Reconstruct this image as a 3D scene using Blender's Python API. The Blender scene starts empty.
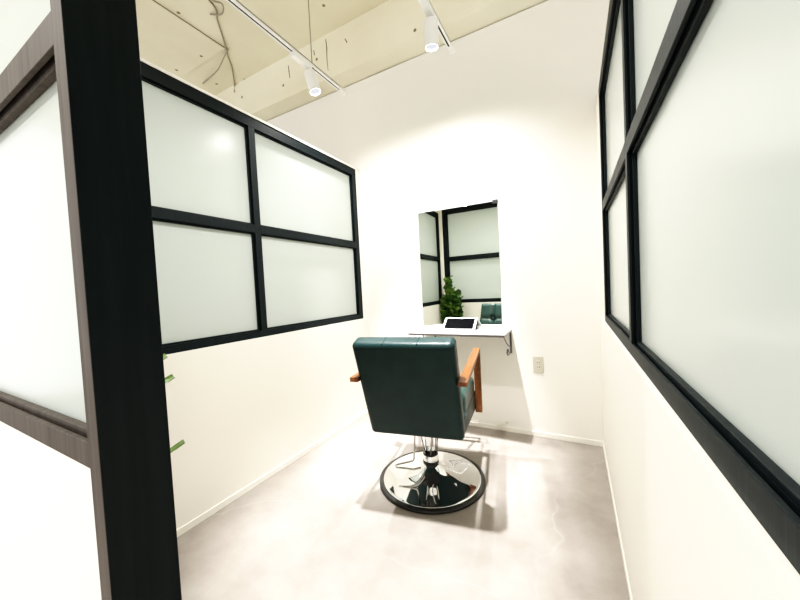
import bpy, bmesh, math, random
from mathutils import Vector, Matrix, noise
PI = math.pi
R = math.radians
col = bpy.context.scene.collection
rnd = random.Random(7)

# ---------------------------------------------------------------- materials
def mat(name, color, rough=0.5, metal=0.0, spec=0.5, bump=0.0, bump_scale=60.0, mottle=0.0, mottle_scale=6.0, coat=0.0):
    m = bpy.data.materials.new(name); m.use_nodes = True
    nt = m.node_tree; n = nt.nodes; l = nt.links
    b = n['Principled BSDF']
    b.inputs['Base Color'].default_value = (*color, 1)
    b.inputs['Roughness'].default_value = rough
    b.inputs['Metallic'].default_value = metal
    b.inputs['Specular IOR Level'].default_value = spec
    b.inputs['Coat Weight'].default_value = coat
    tc = n.new('ShaderNodeTexCoord')
    if mottle:
        t = n.new('ShaderNodeTexNoise'); t.inputs['Scale'].default_value = mottle_scale; t.inputs['Detail'].default_value = 6
        l.new(tc.outputs['Object'], t.inputs['Vector'])
        r = n.new('ShaderNodeValToRGB')
        r.color_ramp.elements[0].position = 0.3; r.color_ramp.elements[1].position = 0.7
        r.color_ramp.elements[0].color = (*[c * (1 - mottle) for c in color], 1)
        r.color_ramp.elements[1].color = (*[min(1, c * (1 + mottle * 0.5)) for c in color], 1)
        l.new(t.outputs['Fac'], r.inputs['Fac']); l.new(r.outputs['Color'], b.inputs['Base Color'])
    if bump:
        t = n.new('ShaderNodeTexNoise'); t.inputs['Scale'].default_value = bump_scale; t.inputs['Detail'].default_value = 5
        l.new(tc.outputs['Object'], t.inputs['Vector'])
        bp = n.new('ShaderNodeBump'); bp.inputs['Strength'].default_value = bump; bp.inputs['Distance'].default_value = 0.01
        l.new(t.outputs['Fac'], bp.inputs['Height']); l.new(bp.outputs['Normal'], b.inputs['Normal'])
    return m

def emit(name, color, strength):
    m = bpy.data.materials.new(name); m.use_nodes = True
    b = m.node_tree.nodes['Principled BSDF']
    b.inputs['Base Color'].default_value = (*color, 1)
    b.inputs['Emission Color'].default_value = (*color, 1)
    b.inputs['Emission Strength'].default_value = strength
    return m

def wood_mat(name, dark, light, rough, axis_scale=(30, 2, 30), spec=0.5, bump=0.1):
    m = bpy.data.materials.new(name); m.use_nodes = True
    nt = m.node_tree; n = nt.nodes; l = nt.links; b = n['Principled BSDF']
    b.inputs['Roughness'].default_value = rough; b.inputs['Specular IOR Level'].default_value = spec
    tc = n.new('ShaderNodeTexCoord'); mp = n.new('ShaderNodeMapping'); mp.inputs['Scale'].default_value = axis_scale
    t = n.new('ShaderNodeTexNoise'); t.inputs['Scale'].default_value = 1.5; t.inputs['Detail'].default_value = 8; t.inputs['Distortion'].default_value = 0.6
    r = n.new('ShaderNodeValToRGB')
    r.color_ramp.elements[0].position = 0.32; r.color_ramp.elements[1].position = 0.68
    r.color_ramp.elements[0].color = (*dark, 1); r.color_ramp.elements[1].color = (*light, 1)
    l.new(tc.outputs['Object'], mp.inputs['Vector']); l.new(mp.outputs['Vector'], t.inputs['Vector'])
    l.new(t.outputs['Fac'], r.inputs['Fac']); l.new(r.outputs['Color'], b.inputs['Base Color'])
    bp = n.new('ShaderNodeBump'); bp.inputs['Strength'].default_value = bump; bp.inputs['Distance'].default_value = 0.004
    l.new(t.outputs['Fac'], bp.inputs['Height']); l.new(bp.outputs['Normal'], b.inputs['Normal'])
    return m

def frosted_mat():
    m = bpy.data.materials.new('frosted_glass'); m.use_nodes = True
    nt = m.node_tree; n = nt.nodes; l = nt.links
    n.remove(n['Principled BSDF']); out = n['Material Output']
    d = n.new('ShaderNodeBsdfDiffuse'); d.inputs['Color'].default_value = (0.64, 0.68, 0.64, 1)
    t = n.new('ShaderNodeBsdfTranslucent'); t.inputs['Color'].default_value = (0.84, 0.885, 0.85, 1)
    g = n.new('ShaderNodeBsdfGlossy'); g.inputs['Color'].default_value = (1, 1, 1, 1); g.inputs['Roughness'].default_value = 0.22
    a = n.new('ShaderNodeMixShader'); a.inputs['Fac'].default_value = 0.45
    l.new(d.outputs[0], a.inputs[1]); l.new(t.outputs[0], a.inputs[2])
    fr = n.new('ShaderNodeFresnel'); fr.inputs['IOR'].default_value = 1.35
    c = n.new('ShaderNodeMixShader'); l.new(fr.outputs[0], c.inputs['Fac'])
    l.new(a.outputs[0], c.inputs[1]); l.new(g.outputs[0], c.inputs[2]); l.new(c.outputs[0], out.inputs['Surface'])
    return m

def floor_mat():
    m = bpy.data.materials.new('stone_tile_floor'); m.use_nodes = True
    nt = m.node_tree; n = nt.nodes; l = nt.links; b = n['Principled BSDF']
    b.inputs['Roughness'].default_value = 0.5; b.inputs['Specular IOR Level'].default_value = 0.35
    tc = n.new('ShaderNodeTexCoord')
    t1 = n.new('ShaderNodeTexNoise'); t1.inputs['Scale'].default_value = 3.2; t1.inputs['Detail'].default_value = 9; t1.inputs['Roughness'].default_value = 0.62
    l.new(tc.outputs['Object'], t1.inputs['Vector'])
    r1 = n.new('ShaderNodeValToRGB')
    r1.color_ramp.elements[0].position = 0.30; r1.color_ramp.elements[0].color = (0.245, 0.216, 0.192, 1)
    r1.color_ramp.elements[1].position = 0.72; r1.color_ramp.elements[1].color = (0.375, 0.340, 0.308, 1)
    l.new(t1.outputs['Fac'], r1.inputs['Fac'])
    # pale veins: distance to the edges of large warped cells
    t2 = n.new('ShaderNodeTexNoise'); t2.inputs['Scale'].default_value = 1.4; t2.inputs['Detail'].default_value = 4
    l.new(tc.outputs['Object'], t2.inputs['Vector'])
    mx = n.new('ShaderNodeVectorMath'); mx.operation = 'MULTIPLY_ADD'
    mx.inputs[1].default_value = (0.55, 0.55, 0.55)
    l.new(t2.outputs['Color'], mx.inputs[0]); l.new(tc.outputs['Object'], mx.inputs[2])
    v = n.new('ShaderNodeTexVoronoi'); v.feature = 'DISTANCE_TO_EDGE'; v.inputs['Scale'].default_value = 1.25
    l.new(mx.outputs[0], v.inputs['Vector'])
    r2 = n.new('ShaderNodeValToRGB')
    r2.color_ramp.elements[0].position = 0.0; r2.color_ramp.elements[0].color = (1, 1, 1, 1)
    r2.color_ramp.elements[1].position = 0.009; r2.color_ramp.elements[1].color = (0, 0, 0, 1)
    l.new(v.outputs['Distance'], r2.inputs['Fac'])
    t3 = n.new('ShaderNodeTexNoise'); t3.inputs['Scale'].default_value = 1.1
    l.new(tc.outputs['Object'], t3.inputs['Vector'])
    r3 = n.new('ShaderNodeValToRGB'); r3.color_ramp.elements[0].position = 0.42; r3.color_ramp.elements[1].position = 0.6
    l.new(t3.outputs['Fac'], r3.inputs['Fac'])
    mm = n.new('ShaderNodeMath'); mm.operation = 'MULTIPLY'; l.new(r2.outputs['Color'], mm.inputs[0]); l.new(r3.outputs['Color'], mm.inputs[1])
    m2 = n.new('ShaderNodeMath'); m2.operation = 'MULTIPLY'; m2.inputs[1].default_value = 0.4; l.new(mm.outputs[0], m2.inputs[0])
    mix = n.new('ShaderNodeMix'); mix.data_type = 'RGBA'
    mix.inputs[7].default_value = (0.43, 0.41, 0.39, 1)
    l.new(m2.outputs[0], mix.inputs[0]); l.new(r1.outputs['Color'], mix.inputs[6])
    l.new(mix.outputs[2], b.inputs['Base Color'])
    return m

def ceiling_mat(name='stained_concrete', swap=False, c0=(0.68, 0.62, 0.47, 1), c1=(0.79, 0.745, 0.59, 1)):
    m = bpy.data.materials.new(name); m.use_nodes = True
    nt = m.node_tree; n = nt.nodes; l = nt.links; b = n['Principled BSDF']
    b.inputs['Roughness'].default_value = 0.8; b.inputs['Specular IOR Level'].default_value = 0.2
    tc = n.new('ShaderNodeTexCoord')
    t = n.new('ShaderNodeTexNoise'); t.inputs['Scale'].default_value = 1.6; t.inputs['Detail'].default_value = 7
    l.new(tc.outputs['Object'], t.inputs['Vector'])
    r = n.new('ShaderNodeValToRGB')
    r.color_ramp.elements[0].position = 0.3; r.color_ramp.elements[0].color = c0
    r.color_ramp.elements[1].position = 0.7; r.color_ramp.elements[1].color = c1
    l.new(t.outputs['Fac'], r.inputs['Fac'])
    v = n.new('ShaderNodeTexVoronoi'); v.voronoi_dimensions = '2D'; v.inputs['Scale'].default_value = 3.0
    sp = n.new('ShaderNodeSeparateXYZ'); cb = n.new('ShaderNodeCombineXYZ')
    l.new(tc.outputs['Object'], sp.inputs[0]); l.new(sp.outputs[0], cb.inputs[0]); l.new(sp.outputs[2 if swap else 1], cb.inputs[1])
    l.new(cb.outputs[0], v.inputs['Vector'])
    r2 = n.new('ShaderNodeValToRGB')
    r2.color_ramp.elements[0].position = 0.030; r2.color_ramp.elements[0].color = (1, 1, 1, 1)
    r2.color_ramp.elements[1].position = 0.05; r2.color_ramp.elements[1].color = (0, 0, 0, 1)
    l.new(v.outputs['Distance'], r2.inputs['Fac'])
    mix = n.new('ShaderNodeMix'); mix.data_type = 'RGBA'; mix.inputs[7].default_value = (0.22, 0.17, 0.09, 1)
    sc_ = n.new('ShaderNodeSeparateColor'); l.new(v.outputs['Color'], sc_.inputs[0])
    gt = n.new('ShaderNodeMath'); gt.operation = 'GREATER_THAN'; gt.inputs[1].default_value = 0.55; l.new(sc_.outputs[0], gt.inputs[0])
    mu = n.new('ShaderNodeMath'); mu.operation = 'MULTIPLY'; l.new(gt.outputs[0], mu.inputs[0]); l.new(r2.outputs['Color'], mu.inputs[1])
    l.new(mu.outputs[0], mix.inputs[0]); l.new(r.outputs['Color'], mix.inputs[6])
    l.new(mix.outputs[2], b.inputs['Base Color'])
    return m

M = {}
M['wall'] = mat('cream_wallpaper', (0.81, 0.78, 0.72), 0.75, spec=0.2, bump=0.06, bump_scale=220)
M['white_wall'] = mat('white_partition_paint', (0.80, 0.77, 0.70), 0.7, spec=0.25, bump=0.04, bump_scale=200)
M['beam'] = ceiling_mat('stained_plaster', True, (0.72, 0.67, 0.52, 1), (0.82, 0.78, 0.64, 1))
M['crack'] = mat('dark_crack', (0.10, 0.075, 0.04), 0.9)
M['trim'] = mat('white_trim', (0.84, 0.83, 0.80), 0.5)
M['floor'] = floor_mat()
M['ceiling'] = ceiling_mat()
M['black_wood'] = wood_mat('black_painted_wood', (0.0050, 0.0092, 0.0110), (0.0078, 0.0128, 0.0148), 0.5, (40, 40, 2.0), spec=0.2, bump=0.12)
M['lit_wood'] = wood_mat('black_wood_lit_face', (0.045, 0.036, 0.030), (0.080, 0.066, 0.054), 0.6, (40, 40, 2.0), spec=0.3, bump=0.15)  # same black wood, with the light on its front faces painted in as brown
M['frosted'] = frosted_mat()
M['mirror'] = mat('silvered_mirror', (0.85, 0.88, 0.83), 0.0, 1.0)
M['mirror_edge'] = mat('mirror_edge', (0.55, 0.62, 0.58), 0.2)
M['leather'] = mat('dark_green_leather', (0.0066, 0.0232, 0.0236), 0.40, spec=0.28, bump=0.10, bump_scale=150, mottle=0.18, mottle_scale=14)
M['leather_in'] = mat('tufted_green_leather', (0.012, 0.040, 0.036), 0.32, spec=0.6, bump=0.10, bump_scale=120)
M['armwood'] = wood_mat('orange_brown_wood', (0.105, 0.034, 0.009), (0.215, 0.078, 0.020), 0.42, (28, 2.2, 28))
M['chrome'] = mat('chrome', (0.88, 0.89, 0.90), 0.04, 1.0)
M['dark_chrome'] = mat('shaded_chrome', (0.42, 0.41, 0.39), 0.12, 1.0)
M['rubber'] = mat('black_rubber', (0.014, 0.014, 0.014), 0.45)
M['black_metal'] = mat('black_metal', (0.02, 0.02, 0.02), 0.45, 0.0)
M['iron'] = mat('grey_wrought_iron', (0.13, 0.12, 0.125), 0.45, 0.4)
M['shelf'] = mat('white_shelf_board', (0.36, 0.352, 0.348), 0.4, mottle=0.16, mottle_scale=9)
M['shelf_edge'] = mat('grey_shelf_edge', (0.07, 0.062, 0.058), 0.6)
M['tablet'] = mat('white_tablet_bezel', (0.86, 0.86, 0.87), 0.25)
M['screen'] = mat('black_tablet_screen', (0.0012, 0.0013, 0.002), 0.35, spec=0.03)
M['cover'] = mat('grey_tablet_cover', (0.10, 0.10, 0.105), 0.6)
M['plate'] = mat('ivory_socket_plate', (0.52, 0.48, 0.40), 0.45)
M['socket'] = mat('pale_socket_face', (0.62, 0.58, 0.50), 0.4)
M['slot'] = mat('dark_slot', (0.05, 0.045, 0.04), 0.6)
M['track'] = mat('white_track_metal', (0.80, 0.79, 0.76), 0.4)
M['track_dark'] = mat('black_track_groove', (0.008, 0.008, 0.008), 0.6)
M['lens'] = emit('lamp_lens', (1.0, 0.96, 0.90), 30)
M['cable'] = mat('grey_cable', (0.30, 0.27, 0.20), 0.6)
M['leaf'] = mat('fig_leaf_green', (0.060, 0.135, 0.030), 0.38, spec=0.5, mottle=0.5, mottle_scale=9)
M['leaf_light'] = mat('fig_leaf_pale_green', (0.15, 0.25, 0.06), 0.4, spec=0.5, mottle=0.3, mottle_scale=9)
M['stem'] = mat('brown_stem', (0.07, 0.045, 0.025), 0.8)
M['pot'] = mat('charcoal_pot', (0.05, 0.05, 0.052), 0.5)
M['soil'] = mat('dark_soil', (0.03, 0.02, 0.012), 0.95, bump=0.6, bump_scale=50)

# ---------------------------------------------------------------- mesh helpers
class MB:
    def __init__(s): s.bm = bmesh.new()
    def box(s, x0, x1, y0, y1, z0, z1, bev=0.0, mtx=None, seg=2):
        bm = bmesh.new(); bmesh.ops.create_cube(bm, size=1.0)
        for v in bm.verts:
            v.co = Vector((x0 + (v.co.x + .5) * (x1 - x0), y0 + (v.co.y + .5) * (y1 - y0), z0 + (v.co.z + .5) * (z1 - z0)))
        if bev: bmesh.ops.bevel(bm, geom=list(bm.edges), offset=bev, segments=seg, profile=0.5, affect='EDGES')
        s.add(bm, mtx); return s
    def add(s, bm, mtx=None):
        if mtx is not None: bm.transform(mtx)
        me = bpy.data.meshes.new('tmp'); bm.to_mesh(me); bm.free(); s.bm.from_mesh(me); bpy.data.meshes.remove(me)
    def tube(s, pts, r, n=10, closed=False, cap=True):
        pts = [Vector(p) for p in pts]; N = len(pts); rings = []
        rr = r if isinstance(r, (list, tuple)) else [r] * N
        ref = Vector((0, 0, 1))
        t0 = (pts[1] - pts[0]).normalized()
        if abs(t0.dot(ref)) > .9: ref = Vector((1, 0, 0))
        nrm = (ref - t0 * ref.dot(t0)).normalized()
        for i, p in enumerate(pts):
            a = pts[i - 1] if (i > 0 or closed) else pts[i]; b = pts[(i + 1) % N] if (i < N - 1 or closed) else pts[i]
            t = (b - a).normalized(); nrm = (nrm - t * nrm.dot(t)).normalized(); bi = t.cross(nrm)
            rings.append([s.bm.verts.new(p + (nrm * math.cos(2 * PI * k / n) + bi * math.sin(2 * PI * k / n)) * rr[i]) for k in range(n)])
        for i in range(N if closed else N - 1):
            A = rings[i]; B = rings[(i + 1) % N]
            for k in range(n): s.bm.faces.new((A[k], A[(k + 1) % n], B[(k + 1) % n], B[k]))
        if cap and not closed:
            s.bm.faces.new(rings[0][::-1]); s.bm.faces.new(rings[-1])
        return s
    def lathe(s, prof, n=48, cx=0, cy=0, cap=True):
        rings = []
        for (r, z) in prof:
            if r < 1e-5: rings.append([s.bm.verts.new((cx, cy, z))])
            else: rings.append([s.bm.verts.new((cx + r * math.cos(2 * PI * k / n), cy + r * math.sin(2 * PI * k / n), z)) for k in range(n)])
        for A, B in zip(rings, rings[1:]):
            for k in range(n):
                k2 = (k + 1) % n
                if len(A) == 1 and len(B) == 1: continue
                if len(A) == 1: s.bm.faces.new((A[0], B[k2], B[k]))
                elif len(B) == 1: s.bm.faces.new((A[k], A[k2], B[0]))
                else: s.bm.faces.new((A[k], A[k2], B[k2], B[k]))
        if cap:
            if len(rings[0]) > 1: s.bm.faces.new(rings[0][::-1])
            if len(rings[-1]) > 1: s.bm.faces.new(rings[-1])
        return s
    def build(s, name, m, parent=None, smooth=False, mtx=None, angle=None):
        bmesh.ops.recalc_face_normals(s.bm, faces=s.bm.faces)
        if mtx is not None: s.bm.transform(mtx)
        me = bpy.data.meshes.new(name); s.bm.to_mesh(me); s.bm.free()
        for mm in (m if isinstance(m, (list, tuple)) else [m]): me.materials.append(mm)
        if smooth:
            for p in me.polygons: p.use_smooth = True
            if angle: me.set_sharp_from_angle(angle=R(angle))
        o = bpy.data.objects.new(name, me); col.objects.link(o)
        if parent: o.parent = parent
        return o

def empty(name, loc=(0, 0, 0), rz=0.0):
    o = bpy.data.objects.new(name, None); col.objects.link(o); o.location = loc; o.rotation_euler = (0, 0, rz)
    o.empty_display_size = 0.1
    return o
def tag(o, label, cat, group=None):
    o['label'] = label; o['category'] = cat
    if group: o['group'] = group
    return o
def struct(o, label=None, cat=None):
    o['kind'] = 'structure'
    if label: o['label'] = label
    if cat: o['category'] = cat
    return o
def copy_tree(o, parent=None):
    c = o.copy(); col.objects.link(c); c.parent = parent
    for ch in list(o.children): copy_tree(ch, c)
    return c
def bx(name, m, x0, x1, y0, y1, z0, z1, bev=0.0, parent=None):
    return MB().box(x0, x1, y0, y1, z0, z1, bev).build(name, m, parent)

# ---------------------------------------------------------------- main dimensions (metres)
D = 2.5423            # back wall
XL, XR = -1.740, 0.161  # left and right partition faces
CZ = 3.48             # ceiling
Z1, Z1i, Z2a, Z2b, Z3i, Z3 = 0.890, 0.932, 1.546, 1.597, 2.204, 2.269
ZT = 2.283            # partition cap
T = 0.095             # partition thickness
YF = 0.200            # front partition face
PX0, PX1 = -0.680, -0.640   # end post

# ---------------------------------------------------------------- setting
struct(bx('floor', M['floor'], -6.0, 2.6, -3.0, D + 0.1, -0.06, 0.0), 'pale grey marbled stone tile floor', 'floor')
struct(bx('ceiling', M['ceiling'], -6.0, 2.6, -3.0, D + 0.1, CZ, CZ + 0.08), 'raw cream concrete ceiling with cracks and stains', 'ceiling')
struct(bx('trim_1', M['ceiling'], -6.0, -2.80, -3.0, 1.985, CZ - 0.014, CZ), 'old ceiling board beyond left partition', 'ceiling board')
struct(bx('wall_back', M['wall'], -6.0, 2.6, D, D + 0.1, 0.0, 3.081), 'plain cream back wall carrying the mirror and shelf', 'wall')
beam = struct(bx('trim_2', M['beam'], -6.0, 2.6, D - 0.172, D + 0.1, 3.090, CZ), 'plastered beam under the ceiling along the back wall', 'beam')
for pts in ([(-2.392, 3.385), (-2.388, 3.33), (-2.381, 3.262)], [(-1.912, 3.44), (-1.906, 3.36), (-1.911, 3.26), (-1.905, 3.16)], [(-2.06, 3.40), (-2.055, 3.355)], [(-1.70, 3.36), (-1.68, 3.32)]):
    MB().tube([(x, D - 0.1725, z) for (x, z) in pts], [0.0035, 0.0045, 0.003, 0.002][:len(pts)], 6).build('crack', M['crack'], beam)
struct(bx('trim_3', M['crack'], -2.801, -2.795, -3.0, 1.985, CZ - 0.004, CZ), 'dark joint line in the ceiling', 'ceiling joint')
w = MB()
w.box(XL - T, XL + 0.008, YF + T, D, 0, Z1)
w.box(XL - T, XL, 2.4742, D, Z1, ZT); w.box(XL - T, XL, YF + T, 0.385, Z1, ZT)
w.box(XL - T - 0.004, XL + 0.004, YF + T, D, Z3 + 0.0005, ZT)
struct(w.build('wall_left', M['white_wall']), 'cream lower wall of the left partition', 'wall')
w = MB()
w.box(XR - 0.012, XR + T, -0.9, D, 0, Z1 - 0.0005)
w.box(XR, XR + T, 2.300, D, Z1 - 0.0005, ZT); w.box(XR, XR + T, -0.9, -0.605, Z1 - 0.0005, ZT)
w.box(XR - 0.002, XR + T + 0.004, -0.9, D, Z3 + 0.0005, ZT)
struct(w.build('wall_right', M['white_wall']), 'cream lower wall of the right partition', 'wall')
w = MB()
w.box(XL - T, PX0, YF, YF + T, 0, Z1 - 0.0005)
w.box(XL - T, -1.7155, YF, YF + T, Z1 - 0.0005, 2.335)
struct(w.build('wall_front', M['white_wall']), 'white lower wall of the near left partition', 'wall')
struct(bx('baseboard_back', M['white_wall'], XL + 0.008, XR - 0.012, D - 0.008, D, 0, 0.036, 0.002), 'low white baseboard under the back wall', 'baseboard')
struct(bx('baseboard_left', M['white_wall'], XL + 0.008, XL + 0.016, YF + T, D - 0.008, 0, 0.036, 0.002), 'low white baseboard under the left partition', 'baseboard')
struct(bx('baseboard_right', M['white_wall'], XR - 0.018, XR - 0.012, -0.9, D - 0.008, 0, 0.034, 0.002), 'low white baseboard under the right partition', 'baseboard')

# ---------------------------------------------------------------- framed frosted windows
# local frame of a window: u along the wall, n towards the booth, z up; n = 0 is the front face
def bar(mb, along, a, b, s, e, lo, hi, f):
    """a..b = cross extent, s..e = length; lo / hi: that edge meets glass (lip, groove and glazing bead)"""
    def q(c0, c1, n0, n1, bev=0.0):
        if along == 'u': mb.box(*f(s, e, n0, n1, c0, c1), bev=bev)
        else: mb.box(*f(c0, c1, n0, n1, s, e), bev=bev)
    q(a, b, -0.008, 0.0, 0.0012)
    g = 0.010
    q(a + (g if lo else 0), b - (g if hi else 0), -0.013, -0.008)
    q(a, b, -T, -0.013)
    for (flag, c0, c1) in ((lo, a - 0.009, a + 0.001), (hi, b - 0.001, b + 0.009)):
        if flag:
            q(c0, c1, -0.026, -0.0135, 0.0015)
            q(c0, c1, -0.060, -0.032)

def make_window(name, label, f, us, ue, stiles, mulls, framemat, left_stile=True, right_stile=True):
    """stiles = (width at us, width at ue); mulls = list of (a, b)"""
    root = struct(empty(name), label, 'window')
    fr = MB()
    u0 = us + stiles[0]; u1 = ue - stiles[1]
    bar(fr, 'u', Z1, Z1i, us, ue, False, True, f)
    bar(fr, 'u', Z3i, Z3, us, ue, True, False, f)
    if stiles[0]: bar(fr, 'v', us, u0, Z1i, Z3i, False, True, f)
    if stiles[1]: bar(fr, 'v', u1, ue, Z1i, Z3i, True, False, f)
    fr.build('window_frame', framemat, root)
    edges = [u0] + [x for ab in mulls for x in ab] + [u1]
    for (a, b) in mulls:
        m = MB(); bar(m, 'v', a, b, Z1i, Z3i, True, True, f); m.build('mullion', framemat, root)
    for k in range(0, len(edges), 2):
        a, b = edges[k], edges[k + 1]
        m = MB(); bar(m, 'u', Z2a, Z2b, a, b, True, True, f); m.build('rail', framemat, root)
        for (z0, z1) in ((Z1i, Z2a), (Z2b, Z3i)):
            MB().box(*f(a - 0.002, b + 0.002, -0.0315, -0.0265, z0 - 0.002, z1 + 0.002)).build('frosted_pane', M['frosted'], root)
    return root
def paint_lit_front(root):  # gives the frame's front faces the brown that stands in for light
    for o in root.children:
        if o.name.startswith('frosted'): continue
        o.data.materials.append(M['lit_wood'])
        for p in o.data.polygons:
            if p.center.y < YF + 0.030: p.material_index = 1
fl = lambda u0, u1, n0, n1, z0, z1: (XL + n0, XL + n1, u0, u1, z0, z1)
frt = lambda u0, u1, n0, n1, z0, z1: (XR - n1, XR - n0, u0, u1, z0, z1)
ff = lambda u0, u1, n0, n1, z0, z1: (u0, u1, YF - n1, YF - n0, z0, z1)
make_window('window_1', 'black framed frosted window of four panes in the left partition', fl, 0.385, 2.474, (0.056, 0.058), [(1.358, 1.404)], M['black_wood'])
make_window('window_2', 'black framed frosted window close on the right', frt, -0.605, 2.300, (0.055, 0.055), [(0.287, 0.327), (1.279, 1.319)], M['black_wood'])
Z3i, Z3 = 2.272, 2.335
paint_lit_front(make_window('window_3', 'black framed frosted window left of the post, front faces coloured as lit', ff, -1.715, PX0, (0.062, 0.0), [], M['black_wood']))
Z3i, Z3 = 2.204, 2.269

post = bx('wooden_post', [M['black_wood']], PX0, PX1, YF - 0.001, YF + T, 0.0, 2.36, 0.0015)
post.data.materials.append(M['lit_wood'])
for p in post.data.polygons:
    if p.normal.y < -0.9 or p.normal.x < -0.9: p.material_index = 1  # these faces get the black wood colour with light painted in
tag(post, 'tall black wooden post in the left foreground, at the open end of the near partition', 'post')

# ---------------------------------------------------------------- mirror
mr = empty('wall_mirror', (-0.8235, D - 0.002, 0.825), R(0.62))
tag(mr, 'frameless rectangular wall mirror above the narrow white shelf', 'mirror')
MB().box(-0.3315, 0.3315, -0.006, 0, 0, 0.962).build('mirror_backing', M['mirror_edge'], mr)
MB().box(-0.3300, 0.3300, -0.0075, -0.0061, 0.0015, 0.9605).build('mirror_glass', M['mirror'], mr)
MB().box(0.295, 0.3335, -0.014, 0.0, 0.938, 0.966, 0.002).build('mirror_clip', M['black_metal'], mr)

# ---------------------------------------------------------------- shelf with scroll brackets
SX0, SX1, SY0, SZ = -1.156, -0.425, 2.240, 0.800
sh = empty('wall_shelf', ((SX0 + SX1) / 2, D, SZ))
tag(sh, 'narrow white wall shelf on scrolled iron brackets under the mirror', 'shelf')
hw = (SX1 - SX0) / 2
MB().box(-hw, hw, SY0 - D, 0, -0.016, 0, 0.0015).build('shelf_board', M['shelf'], sh)
MB().box(-hw - 0.001, hw + 0.001, SY0 - D - 0.0015, SY0 - D, -0.017, -0.002).build('edge_band', M['shelf_edge'], sh)
def bracket(x):
    b = MB()
    b.box(x - 0.007, x + 0.007, -0.005, 0, -0.185, -0.016, 0.001)
    b.box(x - 0.007, x + 0.007, -0.275, 0, -0.020, -0.016, 0.001)
    brace = [(x, -0.266 + 0.250 * (k / 14), -0.020 - 0.112 * (k / 14) - 0.016 * math.sin(PI * k / 14)) for k in range(15)]
    b.tube(brace, 0.0036, 8)
    ctrl = [(-0.004, -0.158), (-0.040, -0.168), (-0.090, -0.176), (-0.135, -0.174), (-0.165, -0.160), (-0.170, -0.142), (-0.150, -0.128), (-0.122, -0.132), (-0.112, -0.146), (-0.126, -0.155), (-0.142, -0.150)]
    b.tube([(x, y, z) for (y, z) in ctrl], 0.0036, 8)
    o = b.build('bracket', M['iron'], sh, True, angle=40)
    return o
bracket(hw - 0.010); bracket(-hw + 0.105)
for hx in (-hw + 0.050,):
    MB().tube([(hx, -0.285, -0.016), (hx, -0.287, -0.030), (hx + 0.006, -0.289, -0.040), (hx + 0.014, -0.289, -0.034)], 0.0035, 8).build('hook', M['iron'], sh, True)

# ---------------------------------------------------------------- tablet leaning on a folding cover
tb = empty('tablet', (-0.808, 2.405, SZ), R(1.5))
tag(tb, 'white tablet propped on its folded cover on the shelf', 'tablet')
lean = Matrix.Translation((0, 0, 0.006)) @ Matrix.Rotation(R(-55), 4, 'X')
MB().box(-0.133, 0.133, 0.0, 0.008, 0, 0.148, 0.0035, seg=3).build('tablet_body', M['tablet'], tb, mtx=lean)
MB().box(-0.117, 0.117, -0.0008, 0.0, 0.012, 0.137).build('screen', M['screen'], tb, mtx=lean)
MB().tube([(0.0, -0.0004, 0.008), (0.0, -0.0012, 0.008)], 0.004, 16).build('home_button', M['cover'], tb, mtx=lean)
c = MB()
top = Vector((0, 0, 0.006)) + Matrix.Rotation(R(-55), 3, 'X') @ Vector((0, 0.0115, 0.144))
ang = math.atan2(top.z - 0.002, -0.025)
c.box(-0.131, 0.131, 0, math.hypot(top.z - 0.002, 0.025), -0.0015, 0.0015, mtx=Matrix.Translation(top) @ Matrix.Rotation(-ang, 4, 'X'))
c.box(-0.131, 0.131, 0.008, top.y - 0.022, 0.0, 0.003)
c.build('cover_flap', [M['cover']], tb)
for sx in (-0.060, 0.040):
    MB().tube([(sx, 0.012, 0.004), (sx, -0.008, 0.004), (sx, -0.010, 0.022)], 0.0022, 8).build('stand_hook', M['iron'], tb, True)

# ---------------------------------------------------------------- power outlet
ol = empty('power_outlet', (-0.2465, D, 0.541))
tag(ol, 'cream double power outlet on the back wall right of the shelf', 'outlet')
MB().box(-0.035, 0.035, -0.007, 0, -0.061, 0.061, 0.003).build('face_plate', M['plate'], ol)
for z in (0.0175, -0.0175):
    s_ = MB().box(-0.011, 0.011, -0.0095, -0.006, z - 0.013, z + 0.013, 0.002).build('socket', M['socket'], ol)
    g = MB()
    for x in (-0.0065, 0.0065): g.box(x - 0.0024, x + 0.0024, -0.0102, -0.0094, z - 0.0055, z + 0.0055)
    g.build('slots', M['slot'], s_)
# little cable clip low on the back wall
cc = empty('cable_clip', (-0.487, D, 0.072))
tag(cc, 'tiny white cable hook low on the back wall under the shelf', 'hook')
MB().lathe([(0.010, 0), (0.010, 0.004), (0.007, 0.006)], 20).build('clip_base', M['trim'], cc, True, Matrix.Rotation(R(90), 4, 'X'), 40)
MB().tube([(0.008 * math.cos(k * PI / 8), -0.008, 0.008 * math.sin(k * PI / 8)) for k in range(16)], 0.0022, 6, True).build('clip_ring', M['plate'], cc, True)

# ---------------------------------------------------------------- styling chair (local +y = the way it faces)
CX, CY, TH = -0.771, 1.689, R(10.49)
ch = empty('styling_chair', (CX, CY, 0), TH)
tag(ch, 'dark green leather salon chair with wooden arms on a round chrome base, facing the mirror', 'chair')

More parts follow.
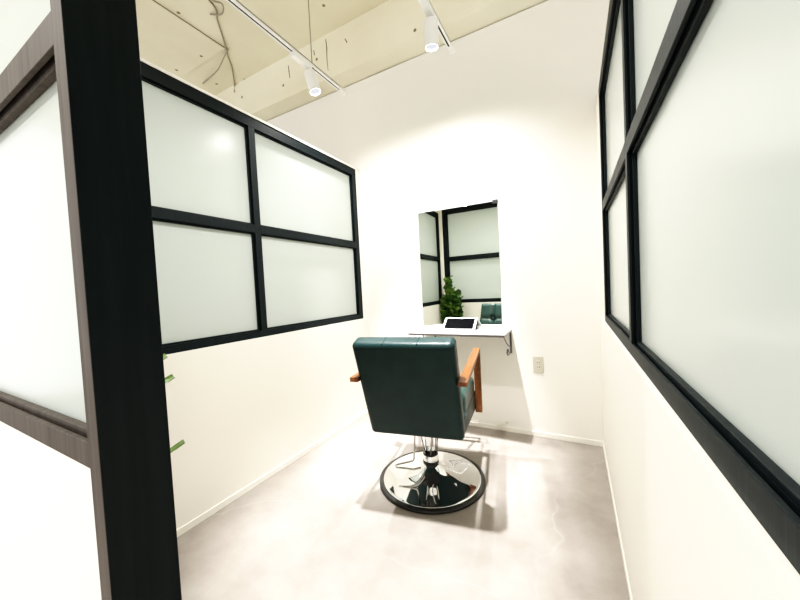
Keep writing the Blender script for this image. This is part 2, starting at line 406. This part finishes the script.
def rounded_block(w, t, h, rad, disp=None, nx=44, ny=14, nz=44):
    """rounded box centred on the origin; disp(x, z) moves the +y face outwards"""
    bm = bmesh.new()
    hx, hy, hz = w / 2, t / 2, h / 2
    cache = {}
    def put(x, y, z):
        k = (round(x, 6), round(y, 6), round(z, 6))
        if k in cache: return cache[k]
        c = Vector((max(-hx + rad, min(hx - rad, x)), max(-hy + rad, min(hy - rad, y)), max(-hz + rad, min(hz - rad, z))))
        d = Vector((x, y, z)) - c
        p = c + d.normalized() * rad if d.length > 1e-9 else Vector((x, y, z))
        if disp and p.y > hy - rad:
            p.y += disp(p.x / hx, p.z / hz) * min(1.0, (p.y - (hy - rad)) / rad)
        cache[k] = bm.verts.new(p); return cache[k]
    def lin(h_, n):
        c0 = [-h_ + rad * (1 - math.cos(a * PI / 2 / 5) ) for a in range(0, 5)] if False else []
        s = [-h_ + rad * k / 5 for k in range(5)]
        m_ = [-h_ + rad + (2 * h_ - 2 * rad) * k / n for k in range(n + 1)]
        return s + m_ + [-v for v in reversed(s)]
    X, Y, Z = lin(hx, nx), lin(hy, ny), lin(hz, nz)
    def face_grid(A, B, fn):
        for i in range(len(A) - 1):
            for j in range(len(B) - 1):
                q = [fn(A[i], B[j]), fn(A[i + 1], B[j]), fn(A[i + 1], B[j + 1]), fn(A[i], B[j + 1])]
                try: bm.faces.new(q)
                except ValueError: pass
    for sgn in (-1, 1):
        face_grid(X, Z, lambda a, b: put(a, sgn * hy, b))
        face_grid(Y, Z, lambda a, b: put(sgn * hx, a, b))
        face_grid(X, Y, lambda a, b: put(a, b, sgn * hz))
    return bm

def tuft(x, z):
    """three by three tufted squares with a button at each crossing"""
    d = 0.0
    fx = abs(((x + 1) * 1.5) % 1.0 - 0.5) * 2      # 1 at seam lines
    fz = abs(((z + 1) * 1.5) % 1.0 - 0.5) * 2
    d += 0.018 * (1 - max(fx, 0) ** 6) * (1 - max(fz, 0) ** 6) - 0.004
    for bxn in (-1 / 3, 1 / 3):
        for bz in (-1 / 3, 1 / 3):
            r2 = (x - bxn) ** 2 + (z - bz) ** 2
            d -= 0.022 * math.exp(-r2 / 0.012)
    return d

# back cushion: rear face runs from (y -0.273, z 0.416) up to (y -0.453, z 0.903)
W = 0.486
b0 = Vector((0, -0.268, 0.393)); b1 = Vector((0, -0.457, 0.904))
up = (b1 - b0).normalized(); fwd = Vector((0, up.z, -up.y)); L = (b1 - b0).length
tk = 0.085
ctr = (b0 + b1) / 2 + fwd * tk / 2
bm_rot = Matrix((( 1, 0, 0, ctr.x), (0, fwd.y, up.y, ctr.y), (0, fwd.z, up.z, ctr.z), (0, 0, 0, 1)))
mb = MB(); mb.add(rounded_block(W, tk, L, 0.024, tuft), bm_rot)
bk = mb.build('backrest', [M['leather'], M['leather_in']], ch, True)
for p in bk.data.polygons:
    if p.normal.dot(fwd) > 0.55: p.material_index = 1
for bxn in (-1 / 3, 1 / 3):                       # buttons
    for bz in (-1 / 3, 1 / 3):
        P = bm_rot @ Vector((bxn * W / 2, tk / 2 - 0.004, bz * L / 2))
        q = MB(); bmb = bmesh.new(); bmesh.ops.create_uvsphere(bmb, u_segments=16, v_segments=8, radius=0.011)
        q.add(bmb, Matrix.Translation(P)); q.build('button', M['leather_in'], bk, True)
for sx in (-W / 6 - 0.004, W / 6 - 0.004):        # seams over the top edge
    q = MB()
    pts = [bm_rot @ Vector((sx, -tk / 2 + 0.006 + (tk - 0.014) * k / 8, L / 2 + 0.0003 - 0.006 * (abs(k - 4) / 4) ** 4)) for k in range(9)]
    q.tube(pts, 0.0022, 6); q.build('seam', M['leather'], bk, True)

# seat shell: wedge whose underside drops towards the front
def prism(prof, x0, x1, bev):
    bm = bmesh.new()
    a = [bm.verts.new((x0, y, z)) for (y, z) in prof]; b = [bm.verts.new((x1, y, z)) for (y, z) in prof]
    n = len(prof)
    bm.faces.new(a); bm.faces.new(b[::-1])
    for k in range(n): bm.faces.new((a[k], b[k], b[(k + 1) % n], a[(k + 1) % n]))
    bmesh.ops.recalc_face_normals(bm, faces=bm.faces)
    bmesh.ops.bevel(bm, geom=list(bm.edges), offset=bev, segments=3, profile=0.5, affect='EDGES')
    return bm
mb = MB(); mb.add(prism([(-0.278, 0.425), (-0.20, 0.405), (0.385, 0.312), (0.385, 0.445), (-0.20, 0.50)], -W / 2 + 0.002, W / 2 - 0.002, 0.012))
mb.build('seat_shell', M['leather'], ch, True, angle=50)
def tuft2(x, z): return 0.4 * tuft(x, z)
mb = MB()
bmq = rounded_block(W - 0.012, 0.125, 0.53, 0.03, tuft2, 30, 10, 30)
mb.add(bmq, Matrix.Translation((0, 0.128, 0.497)) @ Matrix.Rotation(R(5.5), 4, 'X').inverted() @ Matrix.Rotation(R(90), 4, 'X') @ Matrix.Diagonal((1, 1, -1, 1)))
mb.build('seat_cushion', M['leather_in'], ch, True)
# wooden arms: flat top board and a board leg at the front
for sgn in (1, -1):
    a = empty('armrest'); a.parent = ch
    xa, xb = sorted((sgn * 0.2415, sgn * 0.2840))
    MB().box(xa, xb, -0.398, 0.393, 0.7065, 0.7300, 0.002).build('arm_board', M['armwood'], a)
    MB().box(xa, xb, 0.345, 0.393, 0.307, 0.7063, 0.002).build('arm_post', M['armwood'], a)
# round chrome base with rubber rim
BX, BY = -0.005, 0.046
def turned(prof, n=64): return MB().lathe(prof, n, BX, BY)
turned([(0.290, 0.0), (0.309, 0.0), (0.3145, 0.004), (0.3145, 0.013), (0.309, 0.018), (0.293, 0.021), (0.285, 0.018)], 96).build('base_rim', M['rubber'], ch, True, angle=60)
prof = [(0.290, 0.010), (0.290, 0.019), (0.286, 0.0215)]
for k in range(1, 25):
    t = k / 24
    prof.append((0.286 + (0.043 - 0.286) * t, 0.0215 + 0.030 * t + 0.050 * max(0, (t - 0.42) / 0.58) ** 2.6))
turned(prof, 96).build('base_dome', M['chrome'], ch, True)
turned([(0.044, 0.098), (0.047, 0.101), (0.047, 0.116), (0.043, 0.119)], 40).build('column_collar', M['rubber'], ch, True, angle=50)
turned([(0.041, 0.118), (0.045, 0.121), (0.045, 0.146), (0.042, 0.150), (0.040, 0.154)], 40).build('column_ring', M['chrome'], ch, True, angle=50)
turned([(0.042, 0.152), (0.045, 0.155), (0.045, 0.164), (0.041, 0.168)], 40).build('column_collar', M['rubber'], ch, True, angle=50)
turned([(0.040, 0.165), (0.041, 0.22), (0.045, 0.30), (0.052, 0.372)], 40).build('column', M['chrome'], ch, True)
cr = MB()
for (xa, ya, xb, yb) in ((-0.060, -0.046, -0.022, -0.038), (0.046, -0.048, 0.008, -0.042), (0.058, -0.016, 0.042, -0.014)):
    cr.tube([(BX + xb, BY + yb, 0.170), (BX + (xa + xb) / 2, BY + (ya + yb) / 2, 0.27), (BX + xa, BY + ya, 0.375)], 0.0048, 8)
cr.build('column_brace', M['dark_chrome'], ch, True)
MB().box(-0.13, 0.13, -0.10, 0.16, 0.362, 0.376, 0.004).build('seat_plate', M['black_metal'], ch)
# pump lever at the left
MB().tube([(-0.072, -0.03, 0.375), (-0.076, -0.03, 0.30), (-0.084, -0.03, 0.20), (-0.088, -0.03, 0.150), (-0.096, -0.03, 0.138), (-0.130, -0.03, 0.126), (-0.190, -0.03, 0.106), (-0.203, -0.035, 0.100),
           (-0.196, -0.042, 0.094), (-0.150, -0.045, 0.097), (-0.085, -0.05, 0.100), (-0.045, -0.045, 0.112)], 0.0058, 10).build('pump_lever', M['dark_chrome'], ch, True)
# footrest ahead of the seat
ft = MB()
for sx in (-0.15, 0.15):
    ft.tube([(sx, 0.30, 0.335), (sx, 0.40, 0.27), (sx * 1.2, 0.50, 0.20), (sx * 1.3, 0.55, 0.165)], 0.010, 10)
ft.tube([(-0.235, 0.55, 0.160), (0.235, 0.55, 0.160)], 0.013, 12)
ft.tube([(-0.235, 0.60, 0.152), (0.235, 0.60, 0.152)], 0.009, 12)
for sx in (-0.225, 0.225): ft.tube([(sx, 0.55, 0.160), (sx, 0.60, 0.152)], 0.008, 8)
ft.build('footrest', M['chrome'], ch, True)

# ---------------------------------------------------------------- potted fig behind the post
PXc, PYc = -1.555, 0.485
pl = empty('potted_fig', (PXc, PYc, 0))
tag(pl, 'bushy potted fig plant in the corner behind the black post, seen in the mirror', 'plant')
MB().lathe([(0.0, 0.0), (0.105, 0.0), (0.112, 0.01), (0.138, 0.27), (0.142, 0.30), (0.130, 0.30), (0.126, 0.265), (0.0, 0.262)], 40, cap=False).build('pot', M['pot'], pl, True, angle=40)
MB().lathe([(0.0, 0.272), (0.06, 0.274), (0.127, 0.268)], 30, cap=False).build('soil', M['soil'], pl, True)
st = MB()
stems = [[(0, 0, 0.26), (0.01, 0.0, 0.5), (-0.01, 0.01, 0.8), (-0.04, 0.0, 1.10), (-0.06, 0.0, 1.24)],
         [(0.03, 0.02, 0.26), (0.06, 0.03, 0.5), (0.09, 0.05, 0.80), (0.10, 0.04, 1.0)],
         [(-0.03, -0.02, 0.26), (-0.08, -0.01, 0.5), (-0.125, 0.02, 0.75), (-0.13, 0.03, 0.92)]]
for s_ in stems: st.tube(s_, [0.010 - 0.0018 * k for k in range(len(s_))], 8)
st.build('stem', M['stem'], pl, True)
def leaf(bm, base, dirv, length, width, mi, droop):
    dirv = dirv.normalized(); side = dirv.cross(Vector((0, 0, 1)))
    if side.length < 0.05: side = Vector((1, 0, 0))
    side.normalize(); nrm = side.cross(dirv).normalized()
    rows = []
    for i in range(8):
        t = i / 7
        wv = width * (math.sin(PI * min(1, t ** 0.8 * 0.93 + 0.03)) ** 0.8) * (0.55 + 0.55 * t) * 0.72 * (1 - 0.9 * t ** 6)
        p = base + dirv * length * t - nrm * droop * length * t * t
        rows.append([bm.verts.new(p + side * wv * s + nrm * (abs(s) * 0.14 * wv + 0.012 * math.sin(t * 9 + s * 3))) for s in (-1, -0.5, 0, 0.5, 1)])
    for A, B in zip(rows, rows[1:]):
        for k in range(4):
            f = bm.faces.new((A[k], A[k + 1], B[k + 1], B[k])); f.material_index = mi; f.smooth = True
lf = MB()
def stem_at(s_, z):
    for a, b in zip(s_, s_[1:]):
        if a[2] <= z <= b[2]:
            t = (z - a[2]) / (b[2] - a[2]); return Vector(a).lerp(Vector(b), t)
    return Vector(s_[-1])
ga = 0.0
for si, (s_, n_, z0) in enumerate(zip(stems, (34, 24, 26), (0.50, 0.46, 0.44))):
    for i in range(n_):
        t = i / (n_ - 1); z = z0 + (s_[-1][2] - z0) * t
        ga += 2.399
        base = stem_at(s_, z)
        el = 0.60 + 0.45 * t + rnd.uniform(-0.25, 0.3)
        ln = (0.185 - 0.075 * t) * rnd.uniform(0.85, 1.15)
        dv = Vector((math.cos(ga) * math.cos(el), math.sin(ga) * math.cos(el), math.sin(el)))
        # stay inside the corner
        tip = Vector((PXc, PYc, 0)) + base + dv * ln
        if tip.x < XL + 0.03 or tip.y < YF + T + 0.03: dv = Vector((abs(dv.x) * (1 if tip.x < XL + 0.03 else math.copysign(1, dv.x)), abs(dv.y) if tip.y < YF + T + 0.03 else dv.y, dv.z + 0.35))
        tip = Vector((PXc, PYc, 0)) + base + dv * ln
        if tip.y > 0.44 * abs(tip.x): dv = Vector((dv.x, -abs(dv.y) * 0.6, dv.z + 0.2))
        leaf(lf.bm, base, dv, ln, ln * 0.92, 1 if rnd.random() < 0.3 else 0, rnd.uniform(0.0, 0.25))
# low side shoot that shows beside the post
leaf(lf.bm, Vector((0.01, 0.02, 0.44)), Vector((0.0, 0.21, 0.07)), 0.275, 0.007, 1, 0.02)
leaf(lf.bm, Vector((0.02, 0.05, 0.74)), Vector((0.03, 0.165, 0.09)), 0.212, 0.042, 1, 0.05)
leaf(lf.bm, Vector((0.02, 0.05, 0.84)), Vector((0.02, 0.150, 0.08)), 0.192, 0.035, 1, 0.05)
for v in lf.bm.verts:
    v.co.x = max(v.co.x, XL + 0.022 - PXc + 0.02 * math.sin(v.co.z * 40)  * 0.5); v.co.y = max(v.co.y, YF + T + 0.02 - PYc)
fo = lf.build('foliage', [M['leaf'], M['leaf_light']], pl)
for p in fo.data.polygons: p.use_smooth = True

# ---------------------------------------------------------------- lighting tracks
def track(x, y1, label, rods):
    t = empty('lighting_track', (x, y1, 2.80)); tag(t, label, 'lighting track', 'ceiling lighting tracks')
    y0 = -1.6 - y1
    r_ = MB(); r_.box(-0.0165, -0.0055, y0, 0, 0, 0.022); r_.box(0.0055, 0.0165, y0, 0, 0, 0.022); r_.box(-0.0165, 0.0165, y0, 0, 0.015, 0.0225)
    r_.build('rail', M['track'], t)
    MB().box(-0.0056, 0.0056, y0, -0.085, 0.0012, 0.0148).build('groove', M['track_dark'], t)
    MB().box(-0.0175, 0.0175, -0.085, 0.004, -0.001, 0.0235, 0.002).build('end_cap', M['track'], t)
    for ry in rods:
        MB().tube([(0, ry - y1, 0.022), (0, ry - y1, CZ - 2.80)], 0.004, 8).build('hanging_rod', M['cable'], t, True)
    return t
track(-1.640, 2.255, 'long white lighting track hanging left, its end before the beam', (1.86, 0.2))
track(-0.710, 2.290, 'short visible white lighting track end at top centre', (1.72, 0.2))
def spot_fixture(x, y, label, head_dy=0.08, tilt=4, roll=0):
    s = empty('track_spotlight', (x, y, 2.80)); tag(s, label, 'spotlight', 'white track spotlights')
    MB().box(-0.021, 0.021, -0.085, 0.085, -0.030, 0.001, 0.003).build('adapter', M['track'], s)
    MB().tube([(0, head_dy, -0.028), (0, head_dy, -0.052)], 0.010, 12).build('swivel', M['track'], s, True, angle=50)
    hd = empty('lamp_head', (0, head_dy, -0.045)); hd.parent = s; hd.rotation_euler = (R(tilt), R(-roll), 0)
    MB().lathe([(0.0, 0.0), (0.034, 0.0), (0.040, -0.006), (0.042, -0.02), (0.042, -0.150), (0.038, -0.150), (0.036, -0.135), (0.0, -0.135)], 36, cap=False).build('head_shell', M['track'], hd, True, angle=40)
    MB().lathe([(0.0, -0.1345), (0.035, -0.1345), (0.035, -0.137), (0.0, -0.139)], 30, cap=False).build('lens', M['lens'], hd, True)
    return s
BEAM, SPILL = 2.75, 0.42
AIM = {(-1.640, 1.750): (6, 11, 0.6, 0.55), (-0.710, 1.800): (7, -4, 0.8, 0.9), (-0.710, 0.850): (9, -3, 1.0, 0.9), (-1.640, -0.900): (4, 0, 1, 1), (-0.710, -0.900): (4, 0, 0.3, 0.6)}
FIX = [(-1.640, 1.750, 'white track spotlight on the left track above the left partition', 150),
       (-0.710, 1.800, 'white track spotlight on the right track at top centre', 150),
       (-0.710, 0.850, 'white track spotlight on the right track above the chair side of the booth', 150),
       (-1.640, -0.900, 'white track spotlight on the left track before the near partition', 220),
       (-0.710, -0.900, 'white track spotlight on the right track behind the viewer', 150)]
for (x, y, lb, pw) in FIX:
    tilt, roll_, pb, ps = AIM[(x, y)]
    spot_fixture(x, y, lb, tilt=tilt, roll=roll_)
    for (kind, e, size, bl) in (('beam', pw * pb * BEAM, 43, 0.7), ('spill', pw * ps * SPILL, 156, 1.0)):
        ld = bpy.data.lights.new('spot_' + kind, 'SPOT'); ld.energy = e; ld.spot_size = R(size); ld.spot_blend = bl; ld.shadow_soft_size = 0.03
        ld.color = (1.0, 0.988, 0.968)
        lo = bpy.data.objects.new('spot_' + kind, ld); col.objects.link(lo)
        lo.location = (x + 0.155 * math.sin(R(roll_)), y + 0.085 + 0.16 * math.sin(R(tilt)), 2.750 - 0.155 * math.cos(R(tilt))); lo.rotation_euler = (R(tilt), R(-roll_), 0)

# ---------------------------------------------------------------- wires and cracks at the ceiling
def wire(name, pts, r_, label, m='cable'):
    sm = []
    P = [Vector(p) for p in pts]
    for i in range(len(P) - 1):
        p0 = P[max(i - 1, 0)]; p1 = P[i]; p2 = P[i + 1]; p3 = P[min(i + 2, len(P) - 1)]
        for k in range(6):
            t = k / 6
            sm.append(0.5 * ((2 * p1) + (-p0 + p2) * t + (2 * p0 - 5 * p1 + 4 * p2 - p3) * t * t + (-p0 + 3 * p1 - 3 * p2 + p3) * t ** 3))
    sm.append(P[-1])
    return tag(MB().tube(sm, r_, 8).build(name, M[m], None, True), label, 'cable', None)
wire('ceiling_cable', [(-2.40, 1.50, 3.474), (-2.462, 1.687, 3.474), (-2.55, 1.76, 3.474), (-2.67, 1.879, 3.474), (-2.756, 1.962, 3.472), (-2.86, 2.06, 3.474), (-3.00, 2.20, 3.474), (-3.20, 2.362, 3.470), (-3.215, 2.364, 3.40)], 0.007, 'grey cable running along the ceiling to the beam at upper left')
wire('ceiling_cable', [(-2.775, 2.005, 3.468), (-2.86, 2.03, 3.462), (-3.00, 2.075, 3.45), (-3.12, 2.11, 3.45), (-3.28, 2.14, 3.46), (-3.462, 2.172, 3.474)], 0.006, 'grey cable branching left across the ceiling above the left partition')
wire('ceiling_cable', [(-2.30, 1.30, 3.474), (-2.41, 1.60, 3.470), (-2.36, 1.68, 3.45), (-2.46, 1.74, 3.46), (-2.55, 1.70, 3.47)], 0.006, 'looped grey cable end at the top edge of the ceiling')

# ---------------------------------------------------------------- world, camera, look
sc = bpy.context.scene
wd = bpy.data.worlds.new('world'); sc.world = wd; wd.use_nodes = True
bg = wd.node_tree.nodes['Background']; bg.inputs['Color'].default_value = (1.0, 0.995, 0.98, 1); bg.inputs['Strength'].default_value = 1.06
yaw, pitch, roll = R(28.4669), R(1.9911), R(-2.9327)
fw = Vector((-math.sin(yaw) * math.cos(pitch), math.cos(yaw) * math.cos(pitch), -math.sin(pitch)))
r0 = Vector((math.cos(yaw), math.sin(yaw), 0)); u0 = r0.cross(fw)
rr = r0 * math.cos(roll) + u0 * math.sin(roll); uu = -r0 * math.sin(roll) + u0 * math.cos(roll)
cd = bpy.data.cameras.new('camera'); cam = bpy.data.objects.new('camera', cd); col.objects.link(cam)
mw = Matrix.Identity(4)
for i in range(3): mw[i][0] = rr[i]; mw[i][1] = uu[i]; mw[i][2] = -fw[i]; 
mw[2][3] = 1.15
cam.matrix_world = mw
cd.sensor_width = 36; cd.sensor_fit = 'HORIZONTAL'; cd.lens = 321.47 / 800 * 36; cd.clip_start = 0.02; cd.clip_end = 60
sc.camera = cam
sc.view_settings.view_transform = 'Standard'
sc.view_settings.look = 'None'
sc.view_settings.exposure = 0.37
# camera response: bright, with a soft shoulder for the whites
sc.view_settings.use_curve_mapping = True
cm = sc.view_settings.curve_mapping
WL = 2.4
cm.white_level = (WL, WL, WL)
cv = cm.curves[3]
for (x, y) in ((0.0094, 0.004), (0.03, 0.022), (0.08, 0.085), (0.20, 0.26), (0.40, 0.52), (0.70, 0.78), (1.1, 0.925), (1.6, 0.985)):
    cv.points.new(x / WL, y)
cm.update()
sc.cycles.use_denoising = True
sc.cycles.max_bounces = 8; sc.cycles.diffuse_bounces = 5; sc.cycles.glossy_bounces = 5
sc.cycles.sample_clamp_indirect = 6.0
